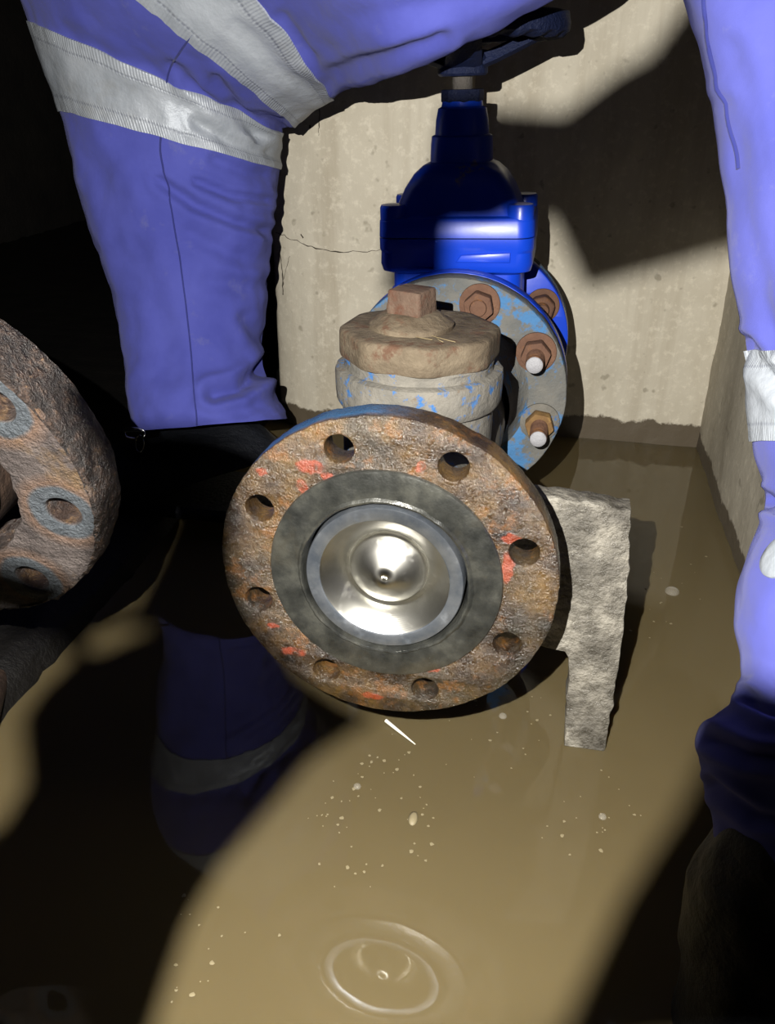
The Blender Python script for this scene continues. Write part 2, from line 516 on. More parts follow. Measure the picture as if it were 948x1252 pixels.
def m_reflect():
    a = Mat('silver_reflective_tape')
    uv = a.tc.outputs['UV']
    v = a.sep(uv)[1]
    c = a.mix(a.ramp(a.noise(22, 5, .65), [(.35, 0.0), (.7, 1.0)]), (.33, .355, .39), (.25, .275, .31))
    dirt = a.ramp(a.noise(14, 5, .7, a.map(loc=(5, 5, 1))), [(.56, 0.0), (.72, 1.0)])
    c = a.mix(a.math('MULTIPLY', dirt, .4), c, (.2, .19, .165))
    ed = a.ramp(a.math('ABSOLUTE', a.math('SUBTRACT', v, .5)), [(.27, 0.0), (.33, 1.0)])
    cr = a.wave(1.0, a.map((90, 0, 0), co=uv), 2.0)
    line = a.ramp(a.math('ABSOLUTE', a.math('SUBTRACT', a.math('ABSOLUTE', a.math('SUBTRACT', v, .5)), .33)), [(.0, 1.0), (.025, 0.0)])
    dash = a.ramp(a.wave(1.0, a.map((60, 0, 0), co=uv)), [(.3, 0.0), (.4, 1.0)])
    c = a.mix(a.math('MULTIPLY', a.math('MULTIPLY', line, dash), .6), c, (.12, .13, .17))
    h = a.math('ADD', a.math('MULTIPLY', cr, ed), a.math('MULTIPLY', line, -1.0))
    return a.out(color=c, rough=.5, metal=.15, spec=.5, normal=a.bump(h, .28, .0016, a.bump(a.noise(45, 4, .6), .5, .004)))
TAPE = m_reflect()

def m_plain(name, c, rough=.6, metal=0.0, **k):
    a = Mat(name)
    n = a.noise(80, 3, .6)
    return a.out(color=a.mix(a.math('MULTIPLY', n, .4), c, tuple(v * .7 for v in c)), rough=rough, metal=metal, **k)
CRACK = m_plain('dark_crack', (.055, .045, .032), .9)
FOAM = m_plain('pale_scum', (.24, .20, .115), .6)
STALK = m_plain('dry_stalk', (.22, .17, .09), .8)
STRAW = m_plain('pale_splinter', (.85, .82, .72), .45)
CHROME = m_plain('wet_steel_clip', (.55, .55, .55), .2, 1.0)
SKIN = m_plain('skin', (.45, .22, .13), .55)
BLACKPL = m_plain('black_plastic', (.02, .02, .02), .5)
a = Mat('bubble_film')
BUBBLE = a.out(color=(.8, .76, .66), rough=.06, spec=.8, alpha=.16)

# ------------------------------------------------------------------ the setting
WZ = 0.0                     # water level
XR, YB = 0.318, 0.765        # right wall, back wall
XL = -0.315                  # where the back wall breaks off into the dark recess

def grid(name, fn, nu, nv, m, kind='structure', label=None, angle=180):
    vs = [fn(i / nu, j / nv) for j in range(nv + 1) for i in range(nu + 1)]
    fs = [(j * (nu + 1) + i, j * (nu + 1) + i + 1, (j + 1) * (nu + 1) + i + 1, (j + 1) * (nu + 1) + i) for j in range(nv) for i in range(nu)]
    me = bpy.data.meshes.new(name)
    me.from_pydata([tuple(v) for v in vs], [], fs)
    finish(me, angle)
    o = obj(name, me, m)
    tag(o, label, None, None, kind)
    return o

def bulge(x):
    """the rounded column standing out of the back wall on its left"""
    t = (x + .180) / .142
    return .062 * math.sqrt(1 - t * t) if abs(t) < 1 else 0.0

def wall_y(x, z):
    return YB - bulge(x) + .004 * noise.noise(Vector((x * 9, z * 9, 2))) + .0016 * noise.noise(Vector((x * 40, z * 40, 5)))

def back_fn(u, v):
    z = -.15 + 1.9 * v
    if u < .12:                                    # the return into the recess
        x = XL - .002; y = YB + .6 * (1 - u / .12)
        return (x, y, z)
    t = (u - .12) / .88
    x = XL + (XR + .02 - XL) * t
    return (x, wall_y(x, z), z)
wb = grid('wall_back', back_fn, 220, 150, WALL, label='pale plastered back wall with a rounded column and a hairline crack', angle=60)

def right_fn(u, v):
    y = YB + .03 - 2.0 * u; z = -.15 + 1.9 * v
    return (XR + .004 * noise.noise(Vector((y * 8, z * 8, 9))) + .0015 * noise.noise(Vector((y * 40, z * 40, 3))), y, z)
grid('wall_right', right_fn, 160, 130, WALL_R, label='grey concrete side wall with a damp tide mark above the water')
grid('wall_left', lambda u, v: (-1.5 + .02 * noise.noise(Vector((u * 9, v * 9, 1))), -1.2 + 3.6 * u, -.2 + 2.0 * v), 40, 30, DARKWALL, label='near-black wall of the recess')
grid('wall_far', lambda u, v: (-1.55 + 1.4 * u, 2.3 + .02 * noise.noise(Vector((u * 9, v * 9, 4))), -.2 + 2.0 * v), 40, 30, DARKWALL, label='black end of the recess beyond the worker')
grid('floor', lambda u, v: (-1.55 + 2.0 * u, -1.3 + 3.7 * v, -.14 + .006 * noise.noise(Vector((u * 20, v * 30, 1)))), 40, 60, SILT, label='silted chamber floor under the water')
wt = grid('water', lambda u, v: (-.45 + (XR + .46) * u, -1.25 + (YB + 1.27) * v, WZ), 8, 16, WATER, label='still muddy brown water covering the chamber floor')
wt['category'] = 'water'

# the low concrete ledge along the left of the water
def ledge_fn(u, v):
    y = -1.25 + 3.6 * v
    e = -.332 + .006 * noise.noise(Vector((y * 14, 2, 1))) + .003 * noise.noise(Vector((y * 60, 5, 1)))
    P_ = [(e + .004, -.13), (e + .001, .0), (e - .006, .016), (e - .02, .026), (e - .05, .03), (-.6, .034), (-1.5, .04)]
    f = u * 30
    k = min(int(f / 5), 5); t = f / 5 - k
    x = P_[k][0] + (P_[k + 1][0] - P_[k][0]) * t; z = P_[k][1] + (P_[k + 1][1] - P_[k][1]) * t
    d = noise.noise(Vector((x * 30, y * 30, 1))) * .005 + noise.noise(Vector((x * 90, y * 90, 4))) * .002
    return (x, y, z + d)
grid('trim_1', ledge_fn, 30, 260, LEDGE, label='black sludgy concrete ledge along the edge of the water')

# cracks in the back wall, pieces of the wall
def crack(pts, r):
    out = []
    for (x, z, k) in pts:
        out.append((x, wall_y(x, z) - .0002, z))
    fine = []
    for p, q in zip(out, out[1:]):
        for i in range(6):
            t = i / 6
            x = p[0] + (q[0] - p[0]) * t; z = p[2] + (q[2] - p[2]) * t + .0022 * noise.noise(Vector((x * 160, p[2] * 160 + i, 2)))
            x += .0015 * noise.noise(Vector((z * 150, i * .7, 8)))
            fine.append((x, wall_y(x, z) + .0001, z))
    n = len(fine)
    rs = [r * (.35 + .65 * abs(noise.noise(Vector((i * .37, 1, 3)))) * 1.6) for i in range(n)]
    me = tube('crack', fine, rs, 6)
    o = obj('crack', me, CRACK, wb)
    return o
crack([(-.305, .285, 0), (-.275, .278, 0), (-.24, .270, 0), (-.205, .268, 0), (-.165, .270, 0), (-.13, .276, 0), (-.10, .285, 0)], .0011)
crack([(-.300, .262, 0), (-.297, .24, 0), (-.296, .215, 0), (-.297, .195, 0)], .0018)
crack([(-.282, .255, 0), (-.290, .235, 0), (-.296, .218, 0)], .0009)
crack([(-.224, .50, 0), (-.226, .46, 0), (-.230, .425, 0), (-.230, .41, 0)], .0009)
crack([(-.243, .425, 0), (-.242, .421, 0)], .003)
crack([(-.262, .287, 0), (-.258, .282, 0)], .0022)

# ------------------------------------------------------------------ the check valve with its open flange
HZ = .1998
cv = thing('check_valve', 'grey cast iron check valve with a rusty round end flange facing out, above the water', 'valve', (0, 0, HZ))
PH = radians(22.5 - 4.15)
def holes8(pcd, r, ph, n=28):
    return [ring_pts(r, n, (pcd * cos(ph + k * pi / 4), pcd * sin(ph + k * pi / 4)), .0003, k) for k in range(8)]
# plate() with axis 'y' maps (u, v, t) -> (u, -t, v)
T = .021
fl = obj('flange', plate('flange', ring_pts(.1085, 220, jit=.0007, seed=2), [ring_pts(.0725, 96)] + holes8(.09, .0092, PH), T, .0012, 'y'), RUSTF, cv)
fl.location = (0, T / 2 + .0012, 0)
# raised sealing face, bore and turned steel insert
rf = obj('raised_face', lathe('raised_face', [(.0745, -.014), (.0748, .0004), (.0742, .0012), (.0722, .0016), (.0548, .0016), (.0535, .0012), (.0525, -.002), (.0520, -.0115)], 160, 'y', .0002), GREYF, cv, label='wet grey raised sealing ring')
sl = obj('sealant_bead', lathe('sealant_bead', [(.0532, .0008), (.0540, .0026), (.0552, .0030), (.0562, .0022), (.0570, .0014)], 200, 'y', .0009, seed=5), GREYF, cv)
sr = obj('seat_ring', lathe('seat_ring', [(.0508, -.012), (.0508, .0012), (.0502, .0020), (.0430, .0020), (.0418, .0014)], 160, 'y'), STEEL_D, cv, label='mottled blue-grey steel ring')
dc = obj('valve_disc', lathe('valve_disc', [(.0418, .0012), (.0405, .0002), (.0345, -.0055), (.0285, -.0110), (.0270, -.0138), (.0262, -.0150), (.0255, -.0140), (.0250, -.0118),
          (.0235, -.0100), (.0165, -.0052), (.0095, -.0014), (.0078, -.0004), (.0060, .0002), (.0028, .0006), (.0022, .0004), (.0018, -.0016), (0, -.0034)], 160, 'y', angle=50), STEEL, cv, label='shiny turned stainless steel disc with a central cone')
# neck and body behind
nk = obj('neck', lathe('neck', [(.062, -.022), (.060, -.03), (.056, -.04), (.056, -.31), (.060, -.325), (.06, -.331)], 96, 'y', .0005), CASTG, cv)
CX, CYP = -.003, .140
def zc(z): return z - HZ
body = obj('body', lathe('body', [(.052, zc(.14)), (.0555, zc(.17)), (.0555, zc(.272)), (.0558, zc(.276))], 96, 'z', .0008), CASTG, cv)
body.location = (CX, CYP, 0)
col = obj('collar', lathe('collar', [(.0555, zc(.2705)), (.0590, zc(.2715)), (.0606, zc(.2745)), (.0610, zc(.280)), (.0608, zc(.2925)), (.0600, zc(.2955)), (.0565, zc(.2970)), (.0530, zc(.2972)), (.0525, zc(.2955))], 120, 'z', .0007, seed=3), CASTG, cv, label='grey collar with flecks of bright blue paint')
col.location = (CX, CYP, 0)
th = obj('thread', lathe('thread', [(.0535, zc(.294)), (.0545, zc(.297)), (.0535, zc(.300)), (.0545, zc(.303)), (.0535, zc(.306))], 96, 'z', .0004), CASTG, cv)
th.location = (CX, CYP, 0)
# octagonal cap with rounded corners
def cap_outline(r, n=160):
    out = []
    for i in range(n):
        a_ = 2 * pi * i / n
        k = ((a_ - radians(14)) % (pi / 4)) - pi / 8
        rr = min(r / cos(k) * .953, r * 1.0)
        out.append((rr * cos(a_), rr * sin(a_)))
    return out
rows = []
for z, s in ((.3035, .955), (.3045, .985), (.307, 1.0), (.3205, 1.0), (.3225, .992), (.3237, .97), (.3243, .90), (.3243, .60), (.3243, .50)):
    rows.append((zc(z), [(p[0] * s, p[1] * s) for p in cap_outline(.0575)]))
cap = obj('cap', stack('cap', rows), CAPM, cv, Matrix.Translation((CX, CYP, 0)), label='brown dusty eight-sided screw cap')
boss = obj('cap_boss', lathe('cap_boss', [(.0300, zc(.3240)), (.0302, zc(.3275)), (.0285, zc(.3288)), (.0255, zc(.3300)), (.0215, zc(.3330)), (.0190, zc(.3345)), (.012, zc(.335))], 96, 'z', .0007, seed=9), CAPM, cap)
boss.location = (-.006, -.002, 0)
nutr = Matrix.Translation((-.006, -.002, 0)) @ Matrix.Rotation(radians(-20), 4, 'Z')
sq = obj('square_nut', prism('square_nut', rrect(.0265, .0265, .002, 3), zc(.332), zc(.351), .0014, 'z', 2, .95), NUTM, cap, nutr, label='rusty square nut')
# straws of dried grass caught on the cap
for i, (x0, y0, x1, y1) in enumerate([(.012, -.026, .030, -.038), (.016, -.030, .022, -.040), (.002, -.031, .014, -.036)]):
    pts = [(x0 + (x1 - x0) * t, y0 + (y1 - y0) * t - .004 * sin(pi * t), zc(.3252) + .001 * sin(pi * t)) for t in (0, .25, .5, .75, 1)]
    obj('dry_stalk', tube('dry_stalk', pts, .00025, 5), STALK, cap)
# rear flange, bolted to the gate valve
RY, RZ = .33, .2095
PR = radians(22.5 + 8)
T2 = .022
rfl = obj('rear_flange', plate('rear_flange', ring_pts(.110, 180, jit=.0005, seed=4), [ring_pts(.05, 64)] + holes8(.09, .0093, PR), T2, .0022, 'y'), BLUEGREY, cv, label='dusty grey flange with worn pale blue paint')
rfl.location = (0, RY + T2 / 2, RZ - HZ)
hub = obj('flange_hub', lathe('flange_hub', [(.059, -.285), (.062, -.31), (.072, -.3285), (.075, -.3305)], 96, 'y', .0004), BLUEGREY, cv)
hub.location = (0, 0, RZ - HZ)

me_nut = prism('nut', hexa(.0142, 6, radians(12)), .0, .0135, .0014, 'y', 2)
me_washer = lathe('washer', [(.0098, .0), (.0185, .0), (.0190, .0008), (.0188, .0026), (.0180, .0032), (.0098, .0032)], 48, 'y', .0003)
me_shank = lathe('bolt', [(.0, -.062), (.0078, -.062), (.0080, -.058)] + [(.0080 + (.0003 if i % 2 else -.0003), -.055 + i * .0016) for i in range(50)] + [(.0080, .026), (.0072, .0275)], 24, 'y')
me_tip = lathe('stud_end', [(.0078, -.0015), (.0074, .0), (.006, .0010), (.003, .0016), (0, .0017)], 24, 'y')
def stud(parent, an, pcd, y, z0, length, nutm, rot, tip=True, washer=True, wm=RUSTB):
    """one stud of the joint: shank with nut, washer and bright end as its own pieces"""
    b = bpy.data.objects.new('bolt', me_shank); COL.objects.link(b); b.parent = parent
    if not me_shank.materials: me_shank.materials.append(RUSTB)
    b.location = (pcd * cos(an), y - (length - .0275), z0 + pcd * sin(an))
    f = b.location.y - y      # how far the shank origin stands from the flange
    n = obj('nut', me_nut.copy(), nutm, b); n.matrix_local = Matrix.Translation((0, -f - .0030, 0)) @ Matrix.Rotation(rot, 4, 'Y')
    if washer:
        q = obj('washer', me_washer.copy(), wm, b); q.location = (0, -f, 0)
    if tip:
        e = obj('stud_end', me_tip.copy(), STUDTIP, b); e.location = (0, -.0275, 0)
    return b
for k, (ln, nm) in enumerate([(.042, RUSTB), (.018, RUSTB), (.020, NUTM), (.018, NUTM), (.02, NUTM), (.02, NUTM), (.02, NUTM), (.046, OCHRE)]):
    stud(cv, PR + k * pi / 4, .09, RY, RZ - HZ, ln, nm, k * .5, tip=k in (0, 7), wm=CASTG if k == 7 else RUSTB)

# ------------------------------------------------------------------ the blue gate valve
VX, VY, VZ = -.005, .440, .2095
gv = thing('gate_valve', 'glossy blue gate valve with a dark handwheel on top, bolted behind the check valve', 'valve', (VX, VY, VZ))
LEAN = Matrix.Rotation(radians(-2.2), 4, 'Y')
def g(name, me, m, parent=gv, M=None, label=None):
    return obj(name, me, m, parent, (LEAN @ M) if M is not None else LEAN, label)
VB = -.01
g('front_flange', plate('front_flange', ring_pts(.110, 140), [ring_pts(.05, 64)] + holes8(.09, .0093, PR), .019, .002, 'y'), BLUE, gv, LEAN.inverted() @ Matrix.Translation((.005, RY + T2 + .0115 - VY, 0)))
g('back_flange', plate('back_flange', ring_pts(.110, 140), [ring_pts(.05, 64)] + holes8(.09, .0093, PR), .020, .002, 'y'), BLUE, gv, LEAN.inverted() @ Matrix.Translation((.005, .525 - VY, 0)))
# body: barrel along the pipe and the tapered box that rises to the bonnet joint
bar = lathe('barrel', [(.060, -.085), (.056, -.06), (.066, -.03), (.07, 0), (.066, .03), (.056, .06), (.060, .085)], 80, 'y')
obj('barrel', bar, BLUE, gv, Matrix.Translation((.006, 0, 0)))
g('body', stack('body', [(-.085, rrect(.07, .05, .02)), (-.05, rrect(.115, .08, .022)), (.0, rrect(.130, .088, .022)), (.060, rrect(.130, .088, .018)), (.099, rrect(.128, .088, .014)),
                         (.103, rrect(.146, .106, .014)), (.110, rrect(.150, .112, .016)), (.121, rrect(.149, .111, .016)), (.124, rrect(.151, .114, .016)), (.1345, rrect(.151, .114, .016))], 30), BLUE)
# moulded pad with an arrow-shaped edge on the front of the body flange
pm_ = prism('flow_mark', [(-.018, -.005), (.034, -.005), (.034, .004), (-.013, .0015)], 0, .0035, .0008, 'y')
g('flow_mark', pm_, BLUE, gv, Matrix.Translation((.020, -.0555, .1185)))
g('gasket', stack('gasket', [(.1343, rrect(.146, .109, .016)), (.1358, rrect(.146, .109, .016))]), NAVY)
def outl(w_, d_, r_): return rrect(w_, d_, r_, 5)
g('bonnet', stack('bonnet', [(.1356, outl(.151, .114, .016)), (.150, outl(.150, .113, .016)), (.153, outl(.146, .110, .016)), (.1545, outl(.126, .098, .016)), (.160, outl(.120, .094, .016)),
                             (.178, outl(.104, .086, .018)), (.190, outl(.088, .078, .020)), (.197, outl(.072, .070, .022)), (.200, outl(.060, .060, .024))], 32), BLUE)
for sx in (-1, 1):
    for sy in (-1, 1):
        e = g('bolt_lug', lathe('bolt_lug', [(.0, .1356), (.0125, .1356), (.013, .140), (.013, .162), (.0118, .1645), (.006, .1650), (.0, .1650)], 28), BLUE, gv, Matrix.Translation((sx * .061, sy * .042, 0)))
g('gland', stack('gland', [(.196, rrect(.060, .060, .022)), (.215, rrect(.059, .059, .024)), (.222, rrect(.058, .058, .026)), (.2235, rrect(.052, .052, .024)), (.236, rrect(.050, .050, .023)),
                           (.246, rrect(.046, .046, .022)), (.2475, rrect(.040, .040, .0195)), (.252, rrect(.038, .038, .0185))], 32), BLUE)
g('gland_nut', prism('gland_nut', hexa(.0205, 8, .2), .251, .262, .0015), NAVY)
g('stem', lathe('stem', [(.0095, .255), (.0095, .288), (.0085, .290)], 32), STEM)
# dished handwheel: rim, four spokes, hub
WHZ = -.006
hw = g("handwheel", lathe("handwheel", [(.0, .279), (.0215, .279), (.0235, .281), (.0235, .289), (.026, .293), (.022, .300), (.0, .302)], 48), NAVY, M=Matrix.Translation((0, 0, WHZ)), label='dished handwheel coloured black-navy as it looks in shade')
def rim():
    vs, fs = [], []
    n = 144
    for i in range(n):
        a_ = 2 * pi * i / n
        lob = .0016 * cos(a_ * 24)
        for (r_, z_) in ((.084, .312), (.0855, .3085), (.096, .3075 + lob), (.105, .3085 + lob), (.1105, .3115), (.1115, .318), (.1095, .327), (.103, .3285), (.088, .3265), (.0845, .322)):
            vs.append((r_ * .87 * cos(a_), r_ * .87 * sin(a_), z_))
    for i in range(n):
        for t in range(10):
            j = (i + 1) % n; u = (t + 1) % 10
            fs.append((i * 10 + t, j * 10 + t, j * 10 + u, i * 10 + u))
    return mesh('rim', vs, fs, 50)
obj('rim', rim(), NAVY, hw)
for k in range(4):
    a_ = radians(8 + 90 * k)
    pts = [(.018 + .062 * t, 0, .291 + .026 * t ** 1.1) for t in (0, .2, .4, .6, .8, 1.0)]
    vs, fs = [], []
    for i, p in enumerate(pts):
        wd = .017 - .003 * i / 5; hh = .0068
        for (y_, z_) in ((-wd, -hh * .5), (-wd * .6, -hh), (wd * .6, -hh), (wd, -hh * .5), (wd * .8, hh), (-wd * .8, hh)):
            vs.append((p[0], y_, p[2] + z_))
    for i in range(5):
        for t in range(6):
            fs.append((i * 6 + t, i * 6 + (t + 1) % 6, (i + 1) * 6 + (t + 1) % 6, (i + 1) * 6 + t))
    fs.append(tuple(range(6))); fs.append(tuple(30 + t for t in range(6)))
    obj('spoke', mesh('spoke', vs, fs, 50), NAVY, hw, Matrix.Rotation(a_, 4, 'Z'))
# bolts of the far joint: heads on the near side of the back flange
def bolt_b(parent, an, yy):
    b = obj('bolt', me_shank.copy(), RUSTB, parent)
    b.location = (.005 + .09 * cos(an), yy, .09 * sin(an))
    n = obj('nut', prism('nut', hexa(.0150, 6, .3), .0, .018, .003, 'y', 3), RUSTB, b)
    q = obj('washer', me_washer.copy(), RUSTB, b); q.location = (0, .001, 0)
    n.location = (0, -.002, 0)
    b.location.y = yy
for k in range(8):
    bolt_b(gv, PR + k * pi / 4, .513 - VY)

# pipe from the valve to the back wall
sp_ = thing('pipe_spool', 'short flanged pipe joining the blue valve to the back wall', 'pipe', (0, .535, VZ))
o = obj('flange', plate('flange', ring_pts(.110, 120), [ring_pts(.05, 48)] + holes8(.09, .0093, PR), .020, .002, 'y'), BLUEGREY, sp_); o.location = (0, .0115, 0)
obj('pipe', lathe('pipe', [(.070, -.021), (.058, -.035), (.057, -.30)], 72, 'y', .0003), BLUEGREY, sp_)

# ------------------------------------------------------------------ the crusted support bracket
def bracket():
    poly = [(.0575, .2225), (.0936, .2215), (.1144, .2212), (.134, .2195), (.1546, .2172), (.1585, .1818), (.1619, .1407), (.1631, .0966),
            (.1645, .0495), (.1644, .0004), (.1640, -.125), (.1325, -.125), (.1321, -.0005), (.1288, .0432), (.1272, .0871), (.1223, .0926), (.1035, .0951), (.0575, .0932)]
    pts = []
    for p, q in zip(poly, poly[1:] + poly[:1]):
        n = max(2, int(math.hypot(q[0] - p[0], q[1] - p[1]) / .0022))
        for i in range(n):
            t = i / n
            x = p[0] + (q[0] - p[0]) * t; z = p[1] + (q[1] - p[1]) * t
            x += .0016 * noise.noise(Vector((x * 120, z * 120, 1))); z += .0016 * noise.noise(Vector((x * 120, z * 120, 9)))
            pts.append((x, z))
    return plate('support_bracket', pts, [], .020, .0012, 'y')
bk = obj('support_bracket', bracket(), BRACK)
bk.location = (0, .093 + .010, 0)
tag(bk, 'rough grey crusted angle bracket standing in the water beside the rusty flange', 'bracket')

# ------------------------------------------------------------------ the loose rusty flange on the left
lf = thing('flanged_pipe', 'pitted rusty flange with blue-grey washer marks, left of the bent trouser leg', 'pipe', (-.245, -.095, .291), rot=(radians(15.4), 0, radians(1.5)))
T3 = .031
def jag(r, n, amp, seed): return ring_pts(r, n, (0, 0), amp, seed)
LP = radians(-11.3)
f3 = obj('flange', plate('flange', jag(.1085, 200, .0008, 8), [jag(.065, 120, .0022, 3)] + holes8(.09, .0100, LP), T3, .0018, 'y'), LEFTF, lf)
f3.location = (0, T3 / 2, 0)
crust = lathe('rust_crust', [(.1070, .0006)] + [(.1090 + (.0008 if 1 < i < 12 else 0), -.0010 - i * (T3 - .002) / 13) for i in range(14)] + [(.1070, -T3 + .0004)], 420, 'y', .0021, seed=6, angle=70)
obj('rust_crust', crust, CRUST, lf, label='crumbling dark rust round the rim')
LEFTP = m_dark('black_rusty_pipe', (.012, .008, .006), (.04, .024, .016), .6, 40)
pp = [Vector((0, .012, -.01)), Vector((0, .025, -.012)), Vector((-.003, .035, -.016))]
for i in range(1, 9):
    an = radians(90 * i / 8); pp.append(Vector((-.063 + .06 * cos(an), .035 + .06 * sin(an), -.016 - .03 * i / 8)))
pp += [Vector((-.3, .10, -.07)), Vector((-.7, .10, -.09)), Vector((-1.2, .10, -.10))]
def hollow(name, pts, r0, r1, n=48):
    a1 = tube(name, pts, r0, n, cap=False); b1 = tube(name + '_in', pts, r1, n, cap=False)
    bm = bmesh.new(); bm.from_mesh(a1); bm.from_mesh(b1)
    bpy.data.meshes.remove(b1); bpy.data.meshes.remove(a1)
    me = bpy.data.meshes.new(name); bm.to_mesh(me); bm.free()
    return finish(me, 60)
obj('pipe', hollow('pipe', pp, .047, .041), LEFTP, lf)

# the dark pipe end low at the left edge
ps = thing('pipe_stub', 'small black pipe end poking in low at the left edge of the water', 'pipe', on(-14, 886, 2, .02))
obj('pipe', hollow('pipe', [(0, -.012, 0), (-.006, 0, -.001), (-.03, .05, -.004), (-.05, .1, -.006)], .0115, .0085, 32), LEFTP, ps)
obj('end_plug', lathe('end_plug', [(.0, .004), (.0086, .004)], 24, 'y'), BLACKRUB, ps)

# ------------------------------------------------------------------ cloth: lofted limbs
def catmull(vals, t):
    n = len(vals) - 1
    k = min(int(t), n - 1); f = t - k
    p0, p1, p2, p3 = vals[max(k - 1, 0)], vals[k], vals[k + 1], vals[min(k + 2, n)]
    return p1 * (1 + 0) * 1 if f == 0 else .5 * ((2 * p1) + (p2 - p0) * f + (2 * p0 - 5 * p1 + 4 * p2 - p3) * f * f + (3 * p1 - p0 - 3 * p2 + p3) * f ** 3)

class Limb:
    """a sleeve of cloth along rings; every ring = (left point, right point, depth half-thickness)"""
    def __init__(s, rings, folds, amp=.0018, seed=0.0, fscale=26):
        s.C = [(a_ + b_) / 2 for a_, b_, d_ in rings]
        s.W = [(b_ - a_) / 2 for a_, b_, d_ in rings]
        s.D = [Vector((d_, 0, 0)) for a_, b_, d_ in rings]
        s.folds = folds; s.amp = amp; s.seed = Vector((seed, seed * .7, 1)); s.fs = fscale
        s.n = len(rings) - 1
    def raw(s, t, th):
        c = catmull(s.C, t); w_ = catmull(s.W, t); d_ = catmull(s.D, t).x
        v = (c - CAM).normalized()
        dv = (v - w_ * (v.dot(w_) / w_.length_squared)).normalized()
        ct, st = cos(th), sin(th)
        e = .92
        return c + w_ * (math.copysign(abs(ct) ** e, ct)) - dv * d_ * math.copysign(abs(st) ** e, st)
    def pt(s, t, th, off=0.0):
        p = s.raw(t, th)
        h = .01
        t1, t0 = min(t + h, s.n), max(t - h, 0)
        du = s.raw(t1, th) - s.raw(t0, th); dv = s.raw(t, th + h) - s.raw(t, th - h)
        nn = du.cross(dv).normalized()
        c = catmull(s.C, t)
        if nn.dot(p - c) < 0: nn = -nn
        q = (p + s.seed) * s.fs
        d = s.amp * (noise.noise(q) + .5 * noise.noise(q * 2.3))
        if th < pi + .25 or th > 2 * pi - .25:
            q = p - CAM
            dz = q.dot(FWD)
            x_, y_ = 474 + FPX * q.dot(RGT) / dz, 626 - FPX * q.dot(UPV) / dz
            for poly, a_, w_ in s.folds:
                best = 1e9
                for (ax, ay), (bx, by) in zip(poly, poly[1:]):
                    ex, ey = bx - ax, by - ay
                    k = max(0, min(1, ((x_ - ax) * ex + (y_ - ay) * ey) / (ex * ex + ey * ey)))
                    best = min(best, math.hypot(x_ - ax - ex * k, y_ - ay - ey * k))
                r_ = best / w_
                if r_ < 4: d += -a_ * math.exp(-r_ * r_) + .5 * a_ * math.exp(-((r_ - 2) / .9) ** 2)
        return p + nn * (d + off)
    def build(s, name, nt, nth, m, parent, t0=0.0, t1=None, caps=False):
        t1 = s.n if t1 is None else t1
        vs, uvs = [], []
        L_ = 0
        for i in range(nt + 1):
            t = t0 + (t1 - t0) * i / nt
            for k in range(nth):
                vs.append(s.pt(t, 2 * pi * k / nth))
        fs = []
        for i in range(nt):
            for k in range(nth):
                fs.append((i * nth + k, i * nth + (k + 1) % nth, (i + 1) * nth + (k + 1) % nth, (i + 1) * nth + k))
        if caps: fs.append(tuple(nt * nth + k for k in range(nth)))
        me = mesh(name, vs, fs, 180)
        s.uv(me, nth, t0, t1, nt)
        return obj(name, me, m, parent)
    def uv(s, me, nth, t0, t1, nt):
        lay = me.uv_layers.new(name='uv')
        for lp in me.loops:
            i, k = divmod(lp.vertex_index, nth)
            lay.data[lp.index].uv = (k / nth * .5, i / nt * .6)
    def band(s, name, ta, tb, m, parent, nth=220, rows=10, off=.0016, wob=.02):
        vs, fs, vv = [], [], []
        seq = [(0, -.001)] + [(j / rows, off) for j in range(rows + 1)] + [(1, -.001)]
        for (f, o_) in seq:
            for k in range(nth):
                th = 2 * pi * k / nth
                wv = wob * noise.noise(Vector((cos(th) * 4, sin(th) * 4, ta + (0 if f < .5 else 5))))
                edge = abs(f - .5) * 2
                rip = .0007 * sin(k * 1.3 + 3 * sin(k * .31)) * (.4 + abs(noise.noise(Vector((k * .13, ta, 1))))) * max(0, (edge - .55) / .45) if o_ > 0 else 0
                vs.append(s.pt(ta + (tb - ta) * f + wv, th, o_ + rip)); vv.append(f)
        R_ = len(seq)
        for j in range(R_ - 1):
            for k in range(nth):
                fs.append((j * nth + k, j * nth + (k + 1) % nth, (j + 1) * nth + (k + 1) % nth, (j + 1) * nth + k))
        me = mesh(name, vs, fs, 60)
        lay = me.uv_layers.new(name='uv')
        for pl in me.polygons:
            for li in pl.loop_indices:
                j, k = divmod(me.loops[li].vertex_index, nth)
                lay.data[li].uv = (k / nth, vv[j * nth + k])
        return obj(name, me, m, parent)
    def patch(s, name, c, rx, ry, m, parent):
        """an oval of tape lying on the near side of the cloth"""
        best = min(((s.raw(t / 20, th / 40), t / 20, th / 40) for t in range(s.n * 20 + 1) for th in range(4, 120)),
                   key=lambda e: ((e[0] - CAM).normalized() - ray(*c).normalized()).length)
        _, t0, h0 = best
        du = (s.raw(t0 + .02, h0) - s.raw(t0 - .02, h0)).length / .04; dv = (s.raw(t0, h0 + .02) - s.raw(t0, h0 - .02)).length / .04
        k = (best[0] - CAM).length / FPX
        vs, fs, n = [s.pt(t0, h0, .0018)], [], 40
        for (f, o_) in ((.35, .0018), (.7, .0018), (.96, .0017), (1.0, .0010), (1.02, -.001)):
            for i in range(n):
                an = 2 * pi * i / n
                vs.append(s.pt(t0 + ry * k * f * sin(an) / du, h0 + rx * k * f * cos(an) / dv, o_))
        for i in range(n):
            fs.append((0, 1 + i, 1 + (i + 1) % n))
            for j in range(4): fs.append((1 + j * n + i, 1 + j * n + (i + 1) % n, 1 + (j + 1) * n + (i + 1) % n, 1 + (j + 1) * n + i))
        return obj(name, mesh(name, vs, fs, 60), m, parent)
